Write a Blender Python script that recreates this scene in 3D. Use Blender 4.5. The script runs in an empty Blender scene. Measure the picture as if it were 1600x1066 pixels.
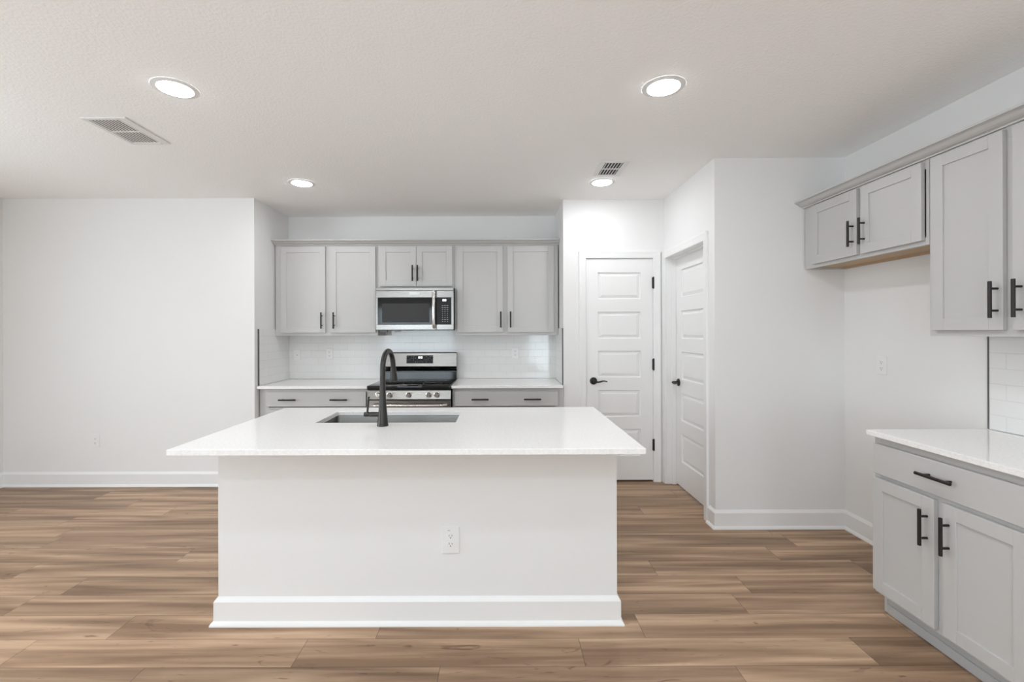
import bpy, bmesh, math, random
from mathutils import Vector, Matrix

PI = math.pi
SC = bpy.context.scene
COL = SC.collection
rng = random.Random(7)

# ------------------------------------------------------------------ camera
H = 1.39                                   # eye height
cam_data = bpy.data.cameras.new('camera')
cam_data.sensor_fit = 'HORIZONTAL'
cam_data.sensor_width = 36.0
cam_data.lens = 715.0 / 1600.0 * 36.0
cam_data.shift_x = 0.0125
cam_data.shift_y = -0.00875
cam_data.clip_start = 0.02
cam = bpy.data.objects.new('camera', cam_data)
cam.location = (0, 0, H)
cam.rotation_euler = (PI / 2, 0.0030, 0)
COL.objects.link(cam)
SC.camera = cam

# ------------------------------------------------------------------ view, world
SC.view_settings.view_transform = 'Standard'
SC.view_settings.look = 'None'
SC.view_settings.gamma = 1.0
SC.view_settings.use_curve_mapping = False
SC.view_settings.exposure = 0.31
SC.cycles.max_bounces = 14
SC.cycles.diffuse_bounces = 10
SC.cycles.glossy_bounces = 6
SC.cycles.use_denoising = True
SC.cycles.sample_clamp_indirect = 6.0
SC.cycles.caustics_reflective = False
SC.cycles.caustics_refractive = False

world = bpy.data.worlds.new('overcast_sky')
SC.world = world
world.use_nodes = True
bg = world.node_tree.nodes['Background']
bg.inputs[0].default_value = (0.86, 0.93, 1.0, 1)
bg.inputs[1].default_value = 1.5

# room extents
XL, XR = -4.51, 2.44
YR = -5.6                                  # wall behind the camera
ZC = 2.615
Y_LEFT = 4.16                              # left end wall
Y_BACK = 4.838                             # back of the kitchen recess
Y_PAN = 4.243                              # pantry door wall
Y_STUB = 3.232
X_COR = 1.5235                             # corridor side of the stub wall
X_RL, X_RR = -2.225, 0.595                 # recess sides

# daylight through the windows: (axis, x0/x1 or y0/y1, z0, z1)
REAR_WINDOWS = [(-3.9, -1.5, 0.06, 2.20), (0.95, 1.85, 0.06, 2.20)]
LEFT_WINDOW = (0.20, 2.30, 0.75, 2.15)
DAY = (0.83, 0.93, 1.0)


def day_light(name, loc, rot, sx, sy, power, color=DAY):
    d = bpy.data.lights.new(name, 'AREA')
    d.shape = 'RECTANGLE'
    d.size = sx
    d.size_y = sy
    d.energy = power
    d.color = color
    o = bpy.data.objects.new(name, d)
    o.location = loc
    o.rotation_euler = rot
    COL.objects.link(o)
    return o


for (a, b, z0, z1), pw in zip(REAR_WINDOWS, (64, 28)):
    day_light('daylight', ((a + b) / 2, YR + 0.03, (z0 + z1) / 2), (PI / 2, 0, 0), b - a - 0.1, z1 - z0 - 0.1, pw, (0.77, 0.905, 1.0))
a, b, z0, z1 = LEFT_WINDOW
day_light('daylight', (XL + 0.03, (a + b) / 2, (z0 + z1) / 2), (PI / 2, 0, -PI / 2), b - a - 0.1, z1 - z0 - 0.1, 41)
ADDED_FILL = 34.0
fl = bpy.data.lights.new('added_ceiling_fill', 'AREA')  # added unseen lamp aimed upwards to brighten the ceiling
fl.shape = 'DISK'
fl.size = 0.35
fl.energy = ADDED_FILL
fl.color = (0.70, 0.87, 1.0)
fo = bpy.data.objects.new('added_ceiling_fill', fl)
fo.location = (-0.6, -0.7, 1.75)
fo.rotation_euler = (PI, 0, 0)
COL.objects.link(fo)
LAMP_STRENGTH = 82.0
ADDED_LAMP = 100.0  # strength of the added ceiling lamps out of view
SUN = 0.0
if SUN:
    sd = bpy.data.lights.new('sun', 'SUN')
    sd.energy = SUN
    sd.angle = 0.01
    sd.color = (1.0, 0.97, 0.92)
    so = bpy.data.objects.new('sun', sd)
    so.rotation_euler = Vector((0.75, 0.85, -1.15)).to_track_quat('-Z', 'Y').to_euler()
    COL.objects.link(so)

# ------------------------------------------------------------------ materials


def mat(name, color, rough=0.5, metal=0.0, spec=0.5, coat=0.0):
    m = bpy.data.materials.new(name)
    m.use_nodes = True
    b = m.node_tree.nodes['Principled BSDF']
    b.inputs['Base Color'].default_value = (*color, 1)
    b.inputs['Roughness'].default_value = rough
    b.inputs['Metallic'].default_value = metal
    b.inputs['Specular IOR Level'].default_value = spec
    if coat:
        b.inputs['Coat Weight'].default_value = coat
        b.inputs['Coat Roughness'].default_value = 0.05
    return m


def nd(m, kind, **kw):
    n = m.node_tree.nodes.new(kind)
    for k, v in kw.items():
        setattr(n, k, v)
    return n


def lk(m, a, b):
    m.node_tree.links.new(a, b)


def bsdf(m):
    return m.node_tree.nodes['Principled BSDF']


def add_bump(m, scale, strength, dist=0.002, detail=3.0, vec=None):
    tc = nd(m, 'ShaderNodeTexCoord')
    n = nd(m, 'ShaderNodeTexNoise')
    n.inputs['Scale'].default_value = scale
    n.inputs['Detail'].default_value = detail
    lk(m, tc.outputs['Object'], n.inputs['Vector'])
    b = nd(m, 'ShaderNodeBump')
    b.inputs['Strength'].default_value = strength
    b.inputs['Distance'].default_value = dist
    lk(m, n.outputs['Fac'], b.inputs['Height'])
    lk(m, b.outputs['Normal'], bsdf(m).inputs['Normal'])
    return n


def mottle(m, color, amount, scale):
    """a slight procedural variation of the paint colour"""
    tc = nd(m, 'ShaderNodeTexCoord')
    n = nd(m, 'ShaderNodeTexNoise')
    n.inputs['Scale'].default_value = scale
    lk(m, tc.outputs['Object'], n.inputs['Vector'])
    mx = nd(m, 'ShaderNodeMix', data_type='RGBA')
    mx.inputs[6].default_value = (*[c * (1 - amount) for c in color], 1)
    mx.inputs[7].default_value = (*[min(1, c * (1 + amount)) for c in color], 1)
    lk(m, n.outputs['Fac'], mx.inputs[0])
    lk(m, mx.outputs[2], bsdf(m).inputs['Base Color'])


WALLC = (0.79, 0.788, 0.782)
M_WALL = mat('wall_paint', WALLC, 0.65, spec=0.25)
mottle(M_WALL, WALLC, 0.012, 3)
add_bump(M_WALL, 160, 0.06, 0.001)
M_CEIL = mat('ceiling_paint', (0.945, 0.942, 0.935), 0.85, spec=0.1)
add_bump(M_CEIL, 75, 0.5, 0.005, 4)
M_TRIM = mat('white_trim_paint', (0.815, 0.815, 0.81), 0.35)
mottle(M_TRIM, (0.815, 0.815, 0.81), 0.008, 5)
CABC = (0.53, 0.524, 0.515)
M_CAB = mat('grey_cabinet_paint', CABC, 0.38, spec=0.45)
mottle(M_CAB, CABC, 0.015, 6)
M_KICK = mat('toe_kick_grey', (0.46, 0.465, 0.465), 0.45)
mottle(M_KICK, (0.46, 0.465, 0.465), 0.02, 6)
M_BLACKMETAL = mat('dark_bronze_metal', (0.030, 0.026, 0.024), 0.38, 0.6)
M_FAUCET = mat('gunmetal', (0.048, 0.045, 0.042), 0.30, 0.8)
M_PLASTIC = mat('white_plastic', (0.80, 0.80, 0.79), 0.35)
mottle(M_PLASTIC, (0.80, 0.80, 0.79), 0.01, 40)
M_SLOT = mat('dark_slot', (0.03, 0.03, 0.03), 0.7)
M_VENT = mat('vent_white_metal', (0.78, 0.78, 0.77), 0.45)
M_DUCTSHADE = mat('painted_duct_shade', (0.045, 0.045, 0.045), 0.8)  # dark colour stands in for the shade inside the vents
M_BLACKGLASS = mat('black_glass', (0.011, 0.011, 0.011), 0.06, spec=0.32)
M_BLACKPANEL = mat('black_panel', (0.014, 0.014, 0.015), 0.3, spec=0.2)
M_WINDOWGLASS = mat('microwave_window_mesh', (0.048, 0.047, 0.046), 0.35, spec=0.15)
M_BLACKPAINT = mat('black_enamel', (0.02, 0.02, 0.021), 0.3)
M_LEGEND = mat('grey_legend_print', (0.45, 0.45, 0.46), 0.6)
M_TAG = mat('satin_badge', (0.62, 0.63, 0.62), 0.4, 0.4)
M_WOOD = mat('unfinished_birch', (0.62, 0.47, 0.30), 0.6)
M_EDGE = mat('dark_edge_trim', (0.14, 0.14, 0.14), 0.4, 0.5)


def wood_under(m):
    tc = nd(m, 'ShaderNodeTexCoord')
    mp = nd(m, 'ShaderNodeMapping')
    mp.inputs['Scale'].default_value = (2.0, 40.0, 20.0)
    n = nd(m, 'ShaderNodeTexNoise')
    n.inputs['Scale'].default_value = 2.0
    r = nd(m, 'ShaderNodeValToRGB')
    r.color_ramp.elements[0].color = (0.40, 0.28, 0.17, 1)
    r.color_ramp.elements[1].color = (0.56, 0.42, 0.27, 1)
    lk(m, tc.outputs['Object'], mp.inputs['Vector'])
    lk(m, mp.outputs['Vector'], n.inputs['Vector'])
    lk(m, n.outputs['Fac'], r.inputs['Fac'])
    lk(m, r.outputs['Color'], bsdf(m).inputs['Base Color'])


wood_under(M_WOOD)


def steel(name, color, rough, axis_scale):
    m = mat(name, color, rough, 1.0)
    tc = nd(m, 'ShaderNodeTexCoord')
    mp = nd(m, 'ShaderNodeMapping')
    mp.inputs['Scale'].default_value = axis_scale
    n = nd(m, 'ShaderNodeTexNoise')
    n.inputs['Scale'].default_value = 1.0
    n.inputs['Detail'].default_value = 2.0
    lk(m, tc.outputs['Object'], mp.inputs['Vector'])
    lk(m, mp.outputs['Vector'], n.inputs['Vector'])
    mr = nd(m, 'ShaderNodeMapRange')
    mr.inputs['To Min'].default_value = rough - 0.05
    mr.inputs['To Max'].default_value = rough + 0.07
    lk(m, n.outputs['Fac'], mr.inputs['Value'])
    lk(m, mr.outputs['Result'], bsdf(m).inputs['Roughness'])
    b = nd(m, 'ShaderNodeBump')
    b.inputs['Strength'].default_value = 0.06
    b.inputs['Distance'].default_value = 0.0005
    lk(m, n.outputs['Fac'], b.inputs['Height'])
    lk(m, b.outputs['Normal'], bsdf(m).inputs['Normal'])
    return m


M_STEEL = steel('brushed_stainless', (0.30, 0.288, 0.270), 0.25, (4, 4, 500))
M_SINK = steel('sink_stainless', (0.20, 0.197, 0.19), 0.36, (300, 6, 6))
M_CHROME = steel('polished_stainless', (0.72, 0.70, 0.68), 0.14, (40, 40, 40))


def quartz():
    m = mat('white_quartz', (0.82, 0.81, 0.80), 0.13, spec=0.5)
    tc = nd(m, 'ShaderNodeTexCoord')
    v = nd(m, 'ShaderNodeTexVoronoi')
    v.inputs['Scale'].default_value = 260
    n = nd(m, 'ShaderNodeTexNoise')
    n.inputs['Scale'].default_value = 90
    n.inputs['Detail'].default_value = 5
    lk(m, tc.outputs['Object'], v.inputs['Vector'])
    lk(m, tc.outputs['Object'], n.inputs['Vector'])
    r = nd(m, 'ShaderNodeValToRGB')
    r.color_ramp.elements[0].position = 0.02
    r.color_ramp.elements[0].color = (0.82, 0.815, 0.81, 1)
    r.color_ramp.elements[1].position = 0.30
    r.color_ramp.elements[1].color = (0.90, 0.89, 0.88, 1)
    lk(m, v.outputs['Distance'], r.inputs['Fac'])
    r2 = nd(m, 'ShaderNodeValToRGB')
    r2.color_ramp.elements[0].position = 0.35
    r2.color_ramp.elements[0].color = (0.93, 0.93, 0.93, 1)
    r2.color_ramp.elements[1].position = 0.6
    r2.color_ramp.elements[1].color = (1, 1, 1, 1)
    lk(m, n.outputs['Fac'], r2.inputs['Fac'])
    mx = nd(m, 'ShaderNodeMix', data_type='RGBA', blend_type='MULTIPLY')
    mx.inputs[0].default_value = 1.0
    lk(m, r.outputs['Color'], mx.inputs[6])
    lk(m, r2.outputs['Color'], mx.inputs[7])
    lk(m, mx.outputs[2], bsdf(m).inputs['Base Color'])
    return m


M_QUARTZ = quartz()


def tile():
    m = mat('white_subway_tile', (0.80, 0.80, 0.79), 0.09, spec=0.5)
    uv = nd(m, 'ShaderNodeUVMap')
    b = nd(m, 'ShaderNodeTexBrick')
    b.offset = 0.5
    b.inputs['Scale'].default_value = 1.0
    b.inputs['Color1'].default_value = (0.80, 0.80, 0.79, 1)
    b.inputs['Color2'].default_value = (0.785, 0.785, 0.775, 1)
    b.inputs['Mortar'].default_value = (0.70, 0.70, 0.69, 1)
    b.inputs['Mortar Size'].default_value = 0.0014
    b.inputs['Mortar Smooth'].default_value = 0.3
    b.inputs['Brick Width'].default_value = 0.1525
    b.inputs['Row Height'].default_value = 0.0762
    lk(m, uv.outputs['UV'], b.inputs['Vector'])
    lk(m, b.outputs['Color'], bsdf(m).inputs['Base Color'])
    bp = nd(m, 'ShaderNodeBump', invert=True)
    bp.inputs['Strength'].default_value = 0.5
    bp.inputs['Distance'].default_value = 0.0015
    lk(m, b.outputs['Fac'], bp.inputs['Height'])
    lk(m, bp.outputs['Normal'], bsdf(m).inputs['Normal'])
    return m


M_TILE = tile()

PLANK_L, PLANK_W = 1.225, 0.1754


def floor_material():
    m = mat('wood_plank_floor', (0.3, 0.2, 0.15), 0.42, spec=0.35)
    uv = nd(m, 'ShaderNodeUVMap')
    at = nd(m, 'ShaderNodeAttribute', attribute_name='plank')
    sep = nd(m, 'ShaderNodeSeparateXYZ')
    lk(m, uv.outputs['UV'], sep.inputs['Vector'])
    off = nd(m, 'ShaderNodeVectorMath', operation='SCALE')
    off.inputs['Scale'].default_value = 37.0
    lk(m, at.outputs['Color'], off.inputs[0])

    def coords(su, sv):
        sc = nd(m, 'ShaderNodeVectorMath', operation='MULTIPLY')
        sc.inputs[1].default_value = (su, sv, 1)
        lk(m, uv.outputs['UV'], sc.inputs[0])
        ad = nd(m, 'ShaderNodeVectorMath', operation='ADD')
        lk(m, sc.outputs['Vector'], ad.inputs[0])
        lk(m, off.outputs['Vector'], ad.inputs[1])
        return ad.outputs['Vector']

    def noise(vec, detail=2.0, dist=0.0):
        n = nd(m, 'ShaderNodeTexNoise')
        n.inputs['Scale'].default_value = 1.0
        n.inputs['Detail'].default_value = detail
        n.inputs['Distortion'].default_value = dist
        lk(m, vec, n.inputs['Vector'])
        return n.outputs['Fac']

    def math_(op, a, b):
        n = nd(m, 'ShaderNodeMath', operation=op)
        for i, v in enumerate((a, b)):
            if isinstance(v, (int, float)):
                n.inputs[i].default_value = v
            else:
                lk(m, v, n.inputs[i])
        return n.outputs[0]

    broad = noise(coords(0.75, 12.0), 2.0, 0.6)
    mid = noise(coords(1.6, 38.0), 3.0, 0.4)
    fine = noise(coords(14.0, 300.0), 3.0)
    f = math_('ADD', math_('MULTIPLY', broad, 0.72), math_('ADD', math_('MULTIPLY', mid, 0.20), math_('MULTIPLY', fine, 0.08)))
    ramp = nd(m, 'ShaderNodeValToRGB')
    e = ramp.color_ramp.elements
    e[0].position, e[0].color = 0.37, (0.205, 0.122, 0.071, 1)
    e[1].position, e[1].color = 0.63, (0.525, 0.356, 0.232, 1)
    k = e.new(0.50)
    k.color = (0.345, 0.222, 0.138, 1)
    lk(m, f, ramp.inputs['Fac'])
    # per-plank tone
    sepc = nd(m, 'ShaderNodeSeparateColor')
    lk(m, at.outputs['Color'], sepc.inputs['Color'])
    tone = nd(m, 'ShaderNodeMapRange')
    tone.inputs['To Min'].default_value = 0.82
    tone.inputs['To Max'].default_value = 1.12
    lk(m, sepc.outputs[1], tone.inputs['Value'])
    tv = nd(m, 'ShaderNodeMix', data_type='RGBA', blend_type='MULTIPLY')
    tv.inputs[0].default_value = 1.0
    lk(m, ramp.outputs['Color'], tv.inputs[6])
    comb = nd(m, 'ShaderNodeCombineXYZ')
    for i in range(3):
        lk(m, tone.outputs['Result'], comb.inputs[i])
    lk(m, comb.outputs['Vector'], tv.inputs[7])
    # dark character marks and knots
    knot = noise(coords(4.0, 17.0), 3.0, 2.2)
    kr = nd(m, 'ShaderNodeValToRGB')
    kr.color_ramp.elements[0].position, kr.color_ramp.elements[0].color = 0.655, (1, 1, 1, 1)
    kr.color_ramp.elements[1].position, kr.color_ramp.elements[1].color = 0.76, (0.50, 0.44, 0.40, 1)
    lk(m, knot, kr.inputs['Fac'])
    kv = nd(m, 'ShaderNodeMix', data_type='RGBA', blend_type='MULTIPLY')
    kv.inputs[0].default_value = 1.0
    lk(m, tv.outputs[2], kv.inputs[6])
    lk(m, kr.outputs['Color'], kv.inputs[7])
    # seams between the planks
    u, v = sep.outputs['X'], sep.outputs['Y']
    du = math_('MINIMUM', u, math_('SUBTRACT', PLANK_L, u))
    dv = math_('MINIMUM', v, math_('SUBTRACT', PLANK_W, v))
    d = math_('MINIMUM', du, dv)
    seam = nd(m, 'ShaderNodeMapRange', clamp=True)
    seam.inputs['From Min'].default_value = 0.0006
    seam.inputs['From Max'].default_value = 0.0022
    seam.inputs['To Min'].default_value = 0.45
    seam.inputs['To Max'].default_value = 1.0
    lk(m, d, seam.inputs['Value'])
    sv = nd(m, 'ShaderNodeMix', data_type='RGBA', blend_type='MULTIPLY')
    sv.inputs[0].default_value = 1.0
    lk(m, kv.outputs[2], sv.inputs[6])
    c2 = nd(m, 'ShaderNodeCombineXYZ')
    for i in range(3):
        lk(m, seam.outputs['Result'], c2.inputs[i])
    lk(m, c2.outputs['Vector'], sv.inputs[7])
    lk(m, sv.outputs[2], bsdf(m).inputs['Base Color'])
    bp = nd(m, 'ShaderNodeBump')
    bp.inputs['Strength'].default_value = 0.15
    bp.inputs['Distance'].default_value = 0.001
    hsum = math_('ADD', math_('MULTIPLY', fine, 0.3), seam.outputs['Result'])
    lk(m, hsum, bp.inputs['Height'])
    lk(m, bp.outputs['Normal'], bsdf(m).inputs['Normal'])
    return m


M_FLOOR = floor_material()


def emitter(name, color, strength):
    m = bpy.data.materials.new(name)
    m.use_nodes = True
    nt = m.node_tree
    nt.nodes.remove(nt.nodes['Principled BSDF'])
    e = nt.nodes.new('ShaderNodeEmission')
    e.inputs[0].default_value = (*color, 1)
    e.inputs[1].default_value = strength
    nt.links.new(e.outputs[0], nt.nodes['Material Output'].inputs[0])
    return m


M_LENS = emitter('lit_lamp_lens', (0.95, 0.97, 1.0), LAMP_STRENGTH)
M_ADDEDLENS = emitter('lit_added_lamp_lens', (0.88, 0.95, 1.0), ADDED_LAMP)
M_DIGIT = emitter('lit_clock_digits', (0.95, 0.98, 1.0), 1.6)


def pane_material():
    m = bpy.data.materials.new('window_glass')
    m.use_nodes = True
    nt = m.node_tree
    nt.nodes.remove(nt.nodes['Principled BSDF'])
    t = nt.nodes.new('ShaderNodeBsdfTransparent')
    g = nt.nodes.new('ShaderNodeBsdfGlossy')
    g.inputs['Roughness'].default_value = 0.02
    mx = nt.nodes.new('ShaderNodeMixShader')
    mx.inputs[0].default_value = 0.06
    nt.links.new(t.outputs[0], mx.inputs[1])
    nt.links.new(g.outputs[0], mx.inputs[2])
    nt.links.new(mx.outputs[0], nt.nodes['Material Output'].inputs[0])
    return m


M_PANE = pane_material()

# ------------------------------------------------------------------ mesh helpers


def uv_box(bm):
    uvl = bm.loops.layers.uv.verify()
    for f in bm.faces:
        n = f.normal
        ax = max(range(3), key=lambda i: abs(n[i]))
        for l in f.loops:
            c = l.vert.co
            l[uvl].uv = ((c.y, c.z), (c.x, c.z), (c.x, c.y))[ax]


def obj(name, bm, m, parent=None, smooth=False, loc=None):
    bmesh.ops.recalc_face_normals(bm, faces=bm.faces[:])
    bm.normal_update()
    uv_box(bm)
    me = bpy.data.meshes.new(name)
    bm.to_mesh(me)
    bm.free()
    me.materials.append(m)
    if smooth:
        for p in me.polygons:
            p.use_smooth = True
        try:
            me.set_sharp_from_angle(angle=math.radians(smooth if smooth is not True else 40))
        except Exception:
            pass
    o = bpy.data.objects.new(name, me)
    COL.objects.link(o)
    if parent is not None:
        o.parent = parent
    if loc:
        o.location = loc
    return o


def merge(bm, tmp):
    me = bpy.data.meshes.new('tmp')
    tmp.to_mesh(me)
    tmp.free()
    bm.from_mesh(me)
    bpy.data.meshes.remove(me)


def add_box(bm, x0, x1, y0, y1, z0, z1, bev=0.0, seg=1):
    t = bmesh.new()
    bmesh.ops.create_cube(t, size=1.0)
    for v in t.verts:
        v.co = Vector((x0 + (v.co.x + .5) * (x1 - x0), y0 + (v.co.y + .5) * (y1 - y0), z0 + (v.co.z + .5) * (z1 - z0)))
    if bev:
        bmesh.ops.bevel(t, geom=t.edges[:], offset=bev, segments=seg, affect='EDGES', profile=0.5)
    merge(bm, t)


def boxes(name, lst, m, parent=None, bev=0.0, seg=1, smooth=False):
    bm = bmesh.new()
    for b in lst:
        add_box(bm, *b, bev=bev, seg=seg)
    return obj(name, bm, m, parent, smooth=smooth)


def add_tube(bm, pts, radii, n=16, cap=True):
    """sweep a circle along a polyline with a radius per point"""
    pts = [Vector(p) for p in pts]
    if isinstance(radii, (int, float)):
        radii = [radii] * len(pts)
    rings = []
    up = None
    for i, p in enumerate(pts):
        d = (pts[min(i + 1, len(pts) - 1)] - pts[max(i - 1, 0)]).normalized()
        if up is None:
            up = Vector((0, 0, 1)) if abs(d.z) < 0.9 else Vector((1, 0, 0))
        a = d.cross(up).normalized()
        b = d.cross(a).normalized()
        up = a.cross(d).normalized() if False else up
        ring = []
        for k in range(n):
            t = 2 * PI * k / n
            ring.append(bm.verts.new(p + (a * math.cos(t) + b * math.sin(t)) * radii[i]))
        rings.append(ring)
    for r0, r1 in zip(rings, rings[1:]):
        for k in range(n):
            bm.faces.new((r0[k], r0[(k + 1) % n], r1[(k + 1) % n], r1[k]))
    if cap:
        bm.faces.new(rings[0][::-1])
        bm.faces.new(rings[-1])


def add_cyl(bm, p0, p1, r0, r1=None, n=20):
    add_tube(bm, [p0, p1], [r0, r0 if r1 is None else r1], n)


def add_prism(bm, prof, p_of, t0, t1):
    """profile points (a, b) extruded from t0 to t1; p_of maps (a, b, t) to a point"""
    r0 = [bm.verts.new(p_of(a, b, t0)) for a, b in prof]
    r1 = [bm.verts.new(p_of(a, b, t1)) for a, b in prof]
    n = len(prof)
    for k in range(n):
        bm.faces.new((r0[k], r0[(k + 1) % n], r1[(k + 1) % n], r1[k]))
    bm.faces.new(r0[::-1])
    bm.faces.new(r1)


def sweep_path(bm, path, prof, side=1, closed=False):
    """sweep a (outward, z) profile along a floor polyline with mitred corners; side=+1: outward is to the right of travel"""
    P = [Vector((p[0], p[1])) for p in path]
    n = len(P)
    rings = []
    for i in range(n):
        prev = P[i - 1] if (i > 0 or closed) else None
        nxt = P[(i + 1) % n] if (i < n - 1 or closed) else None
        nrm = []
        for a, b in ((prev, P[i]), (P[i], nxt)):
            if a is None or b is None:
                continue
            d = (b - a).normalized()
            nrm.append(Vector((d.y, -d.x)) * side)
        if len(nrm) == 2:
            s = nrm[0] + nrm[1]
            m_ = s / (s.length_squared / 2) if s.length > 1e-6 else nrm[0]
        else:
            m_ = nrm[0]
        rings.append([bm.verts.new((P[i].x + m_.x * a, P[i].y + m_.y * a, z)) for a, z in prof])
    k = len(prof)
    pairs = list(zip(rings, rings[1:])) + ([(rings[-1], rings[0])] if closed else [])
    for r0, r1 in pairs:
        for j in range(k):
            bm.faces.new((r0[j], r0[(j + 1) % k], r1[(j + 1) % k], r1[j]))
    if not closed:
        bm.faces.new(rings[0][::-1])
        bm.faces.new(rings[-1])


def thing(name, label, cat, loc=(0, 0, 0), rotz=0, group=None):
    o = bpy.data.objects.new(name, None)
    o.empty_display_size = 0.1
    o.location = loc
    o.rotation_euler = (0, 0, rotz)
    COL.objects.link(o)
    o['label'] = label
    o['category'] = cat
    if group:
        o['group'] = group
    return o


def tag(o, label, cat, group=None):
    o['label'] = label
    o['category'] = cat
    if group:
        o['group'] = group
    return o


def struct(o, label=None, cat=None):
    o['kind'] = 'structure'
    if label:
        o['label'] = label
    if cat:
        o['category'] = cat
    return o


# ------------------------------------------------------------------ the room shell
def build_floor():
    bm = bmesh.new()
    uvl = bm.loops.layers.uv.verify()
    col = bm.loops.layers.float_color.new('plank')
    known = {-3: -1.475, -2: -2.095, -1: -1.79, 0: -2.45, 1: -2.337, 2: -2.775, 3: -1.968, 4: -2.978}
    y_top = 4.95
    for k in range(-46, 16):
        y0 = 2.251 + PLANK_W * k
        y1 = y0 + PLANK_W
        if y0 > y_top:
            break
        r = random.Random(1000 + k)
        x = known.get(k, -2.4 + r.random() * PLANK_L)
        while x > XL - 0.1:
            x -= PLANK_L
        while x < XR + 0.15:
            vs = [bm.verts.new(p) for p in ((x, y0, 0), (x + PLANK_L, y0, 0), (x + PLANK_L, y1, 0), (x, y1, 0))]
            f = bm.faces.new(vs)
            c = (r.random(), r.random(), r.random(), 1)
            for l, uv in zip(f.loops, ((0, 0), (PLANK_L, 0), (PLANK_L, PLANK_W), (0, PLANK_W))):
                l[uvl].uv = uv
                l[col] = c
            x += PLANK_L
    me = bpy.data.meshes.new('floor')
    bm.to_mesh(me)
    bm.free()
    me.materials.append(M_FLOOR)
    o = bpy.data.objects.new('floor', me)
    COL.objects.link(o)
    struct(o, 'brown wood-look plank floor running across the room', 'floor')
    s = boxes('floor', [(XL - 0.2, XR + 0.2, YR - 0.2, 5.0, -0.12, -0.002)], M_KICK)
    s.name = 'floor_slab'
    struct(s)


build_floor()
struct(boxes('ceiling', [(XL - 0.2, XR + 0.2, YR - 0.2, 5.0, ZC, ZC + 0.12)], M_CEIL), 'white lightly textured ceiling', 'ceiling')

T = 0.115
struct(boxes('wall_back_left', [(XL - T, X_RL, Y_LEFT, 4.95, 0, ZC)], M_WALL), 'plain white end wall left of the kitchen recess', 'wall')
struct(boxes('wall_back', [(X_RL, X_RR, Y_BACK, 4.95, 0, ZC)], M_WALL), 'white wall behind the range and back cabinets', 'wall')
# wall with the narrow pantry door
PD0, PD1, PDZ = 0.800, 1.431, 2.076
struct(boxes('wall_back_right', [(X_RR, PD0, Y_PAN, 4.95, 0, ZC), (PD1, X_COR + T, Y_PAN, 4.95, 0, ZC), (PD0, PD1, Y_PAN, 4.95, PDZ, ZC), (PD0, PD1, Y_PAN + 0.25, 4.95, 0, PDZ)], M_WALL), 'white wall around the narrow pantry door', 'wall')
# corridor wall with the recessed side door
SD0, SD1, SDZ = 3.389, 4.178, 2.063
struct(boxes('wall_corridor', [(X_COR, X_COR + T, Y_STUB + T, SD0, 0, ZC), (X_COR, X_COR + T, SD1, Y_PAN, 0, ZC), (X_COR, X_COR + T, SD0, SD1, SDZ, ZC)], M_WALL), 'white wall holding the recessed side door', 'wall')
struct(boxes('wall_right_end', [(X_COR, XR, Y_STUB, Y_STUB + T, 0, ZC)], M_WALL), 'white stub wall beyond the over-fridge cabinet', 'wall')
struct(boxes('wall_right', [(XR, XR + T, YR, 4.95, 0, ZC)], M_WALL), 'white right wall behind the grey cabinets', 'wall')


def wall_with_holes(name, axis, at, lo, hi, holes, outward):
    """a wall along x (axis 'x') or y with window holes (lo, hi, z0, z1)"""
    lst = []
    cur = lo
    for a, b, z0, z1 in sorted(holes):
        lst.append((cur, a, 0, ZC))
        if z0 > 0.001:
            lst.append((a, b, 0, z0))
        lst.append((a, b, z1, ZC))
        cur = b
    lst.append((cur, hi, 0, ZC))
    out = []
    for a, b, z0, z1 in lst:
        t0, t1 = sorted((at, at + outward * T))
        out.append((a, b, t0, t1, z0, z1) if axis == 'x' else (t0, t1, a, b, z0, z1))
    return struct(boxes(name, out, M_WALL))


wall_with_holes('wall_rear', 'x', YR, XL - T, XR, REAR_WINDOWS, -1)
wall_with_holes('wall_left', 'y', XL, YR, Y_LEFT, [LEFT_WINDOW], -1)


def window(n, axis, at, a, b, z0, z1, outward):
    fr = 0.06
    d0, d1 = sorted((at + outward * 0.05, at + outward * 0.10))
    bars = [(a, a + fr, z0, z1), (b - fr, b, z0, z1), (a + fr, b - fr, z0, z0 + fr), (a + fr, b - fr, z1 - fr, z1), ((a + b) / 2 - .03, (a + b) / 2 + .03, z0 + fr, z1 - fr)]
    L = [(p, q, d0, d1, r, s) if axis == 'x' else (d0, d1, p, q, r, s) for p, q, r, s in bars]
    w = struct(boxes('window_%d' % n, L, M_TRIM, bev=0.004), 'white framed window out of the picture', 'window')
    g = at + outward * 0.075
    pr = (a + fr, b - fr, g - .003, g + .003, z0 + fr, z1 - fr) if axis == 'x' else (g - .003, g + .003, a + fr, b - fr, z0 + fr, z1 - fr)
    boxes('window_pane', [pr], M_PANE, w)


for i, (a, b, z0, z1) in enumerate(REAR_WINDOWS):
    window(i + 1, 'x', YR, a, b, z0, z1, -1)
window(3, 'y', XL, *LEFT_WINDOW, -1)

# baseboards: tapered top, flat face, shoe moulding
BASE_PROF = [(0, 0), (0.029, 0), (0.0285, 0.006), (0.024, 0.014), (0.0155, 0.021), (0.015, 0.110), (0.011, 0.117), (0.0045, 0.126), (0.002, 0.130), (0, 0.130)]


def baseboard(name, path, side=1, label=None):
    bm = bmesh.new()
    sweep_path(bm, path, BASE_PROF, side)
    o = obj(name, bm, M_TRIM)
    return struct(o, label, 'baseboard' if label else None)


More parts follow.
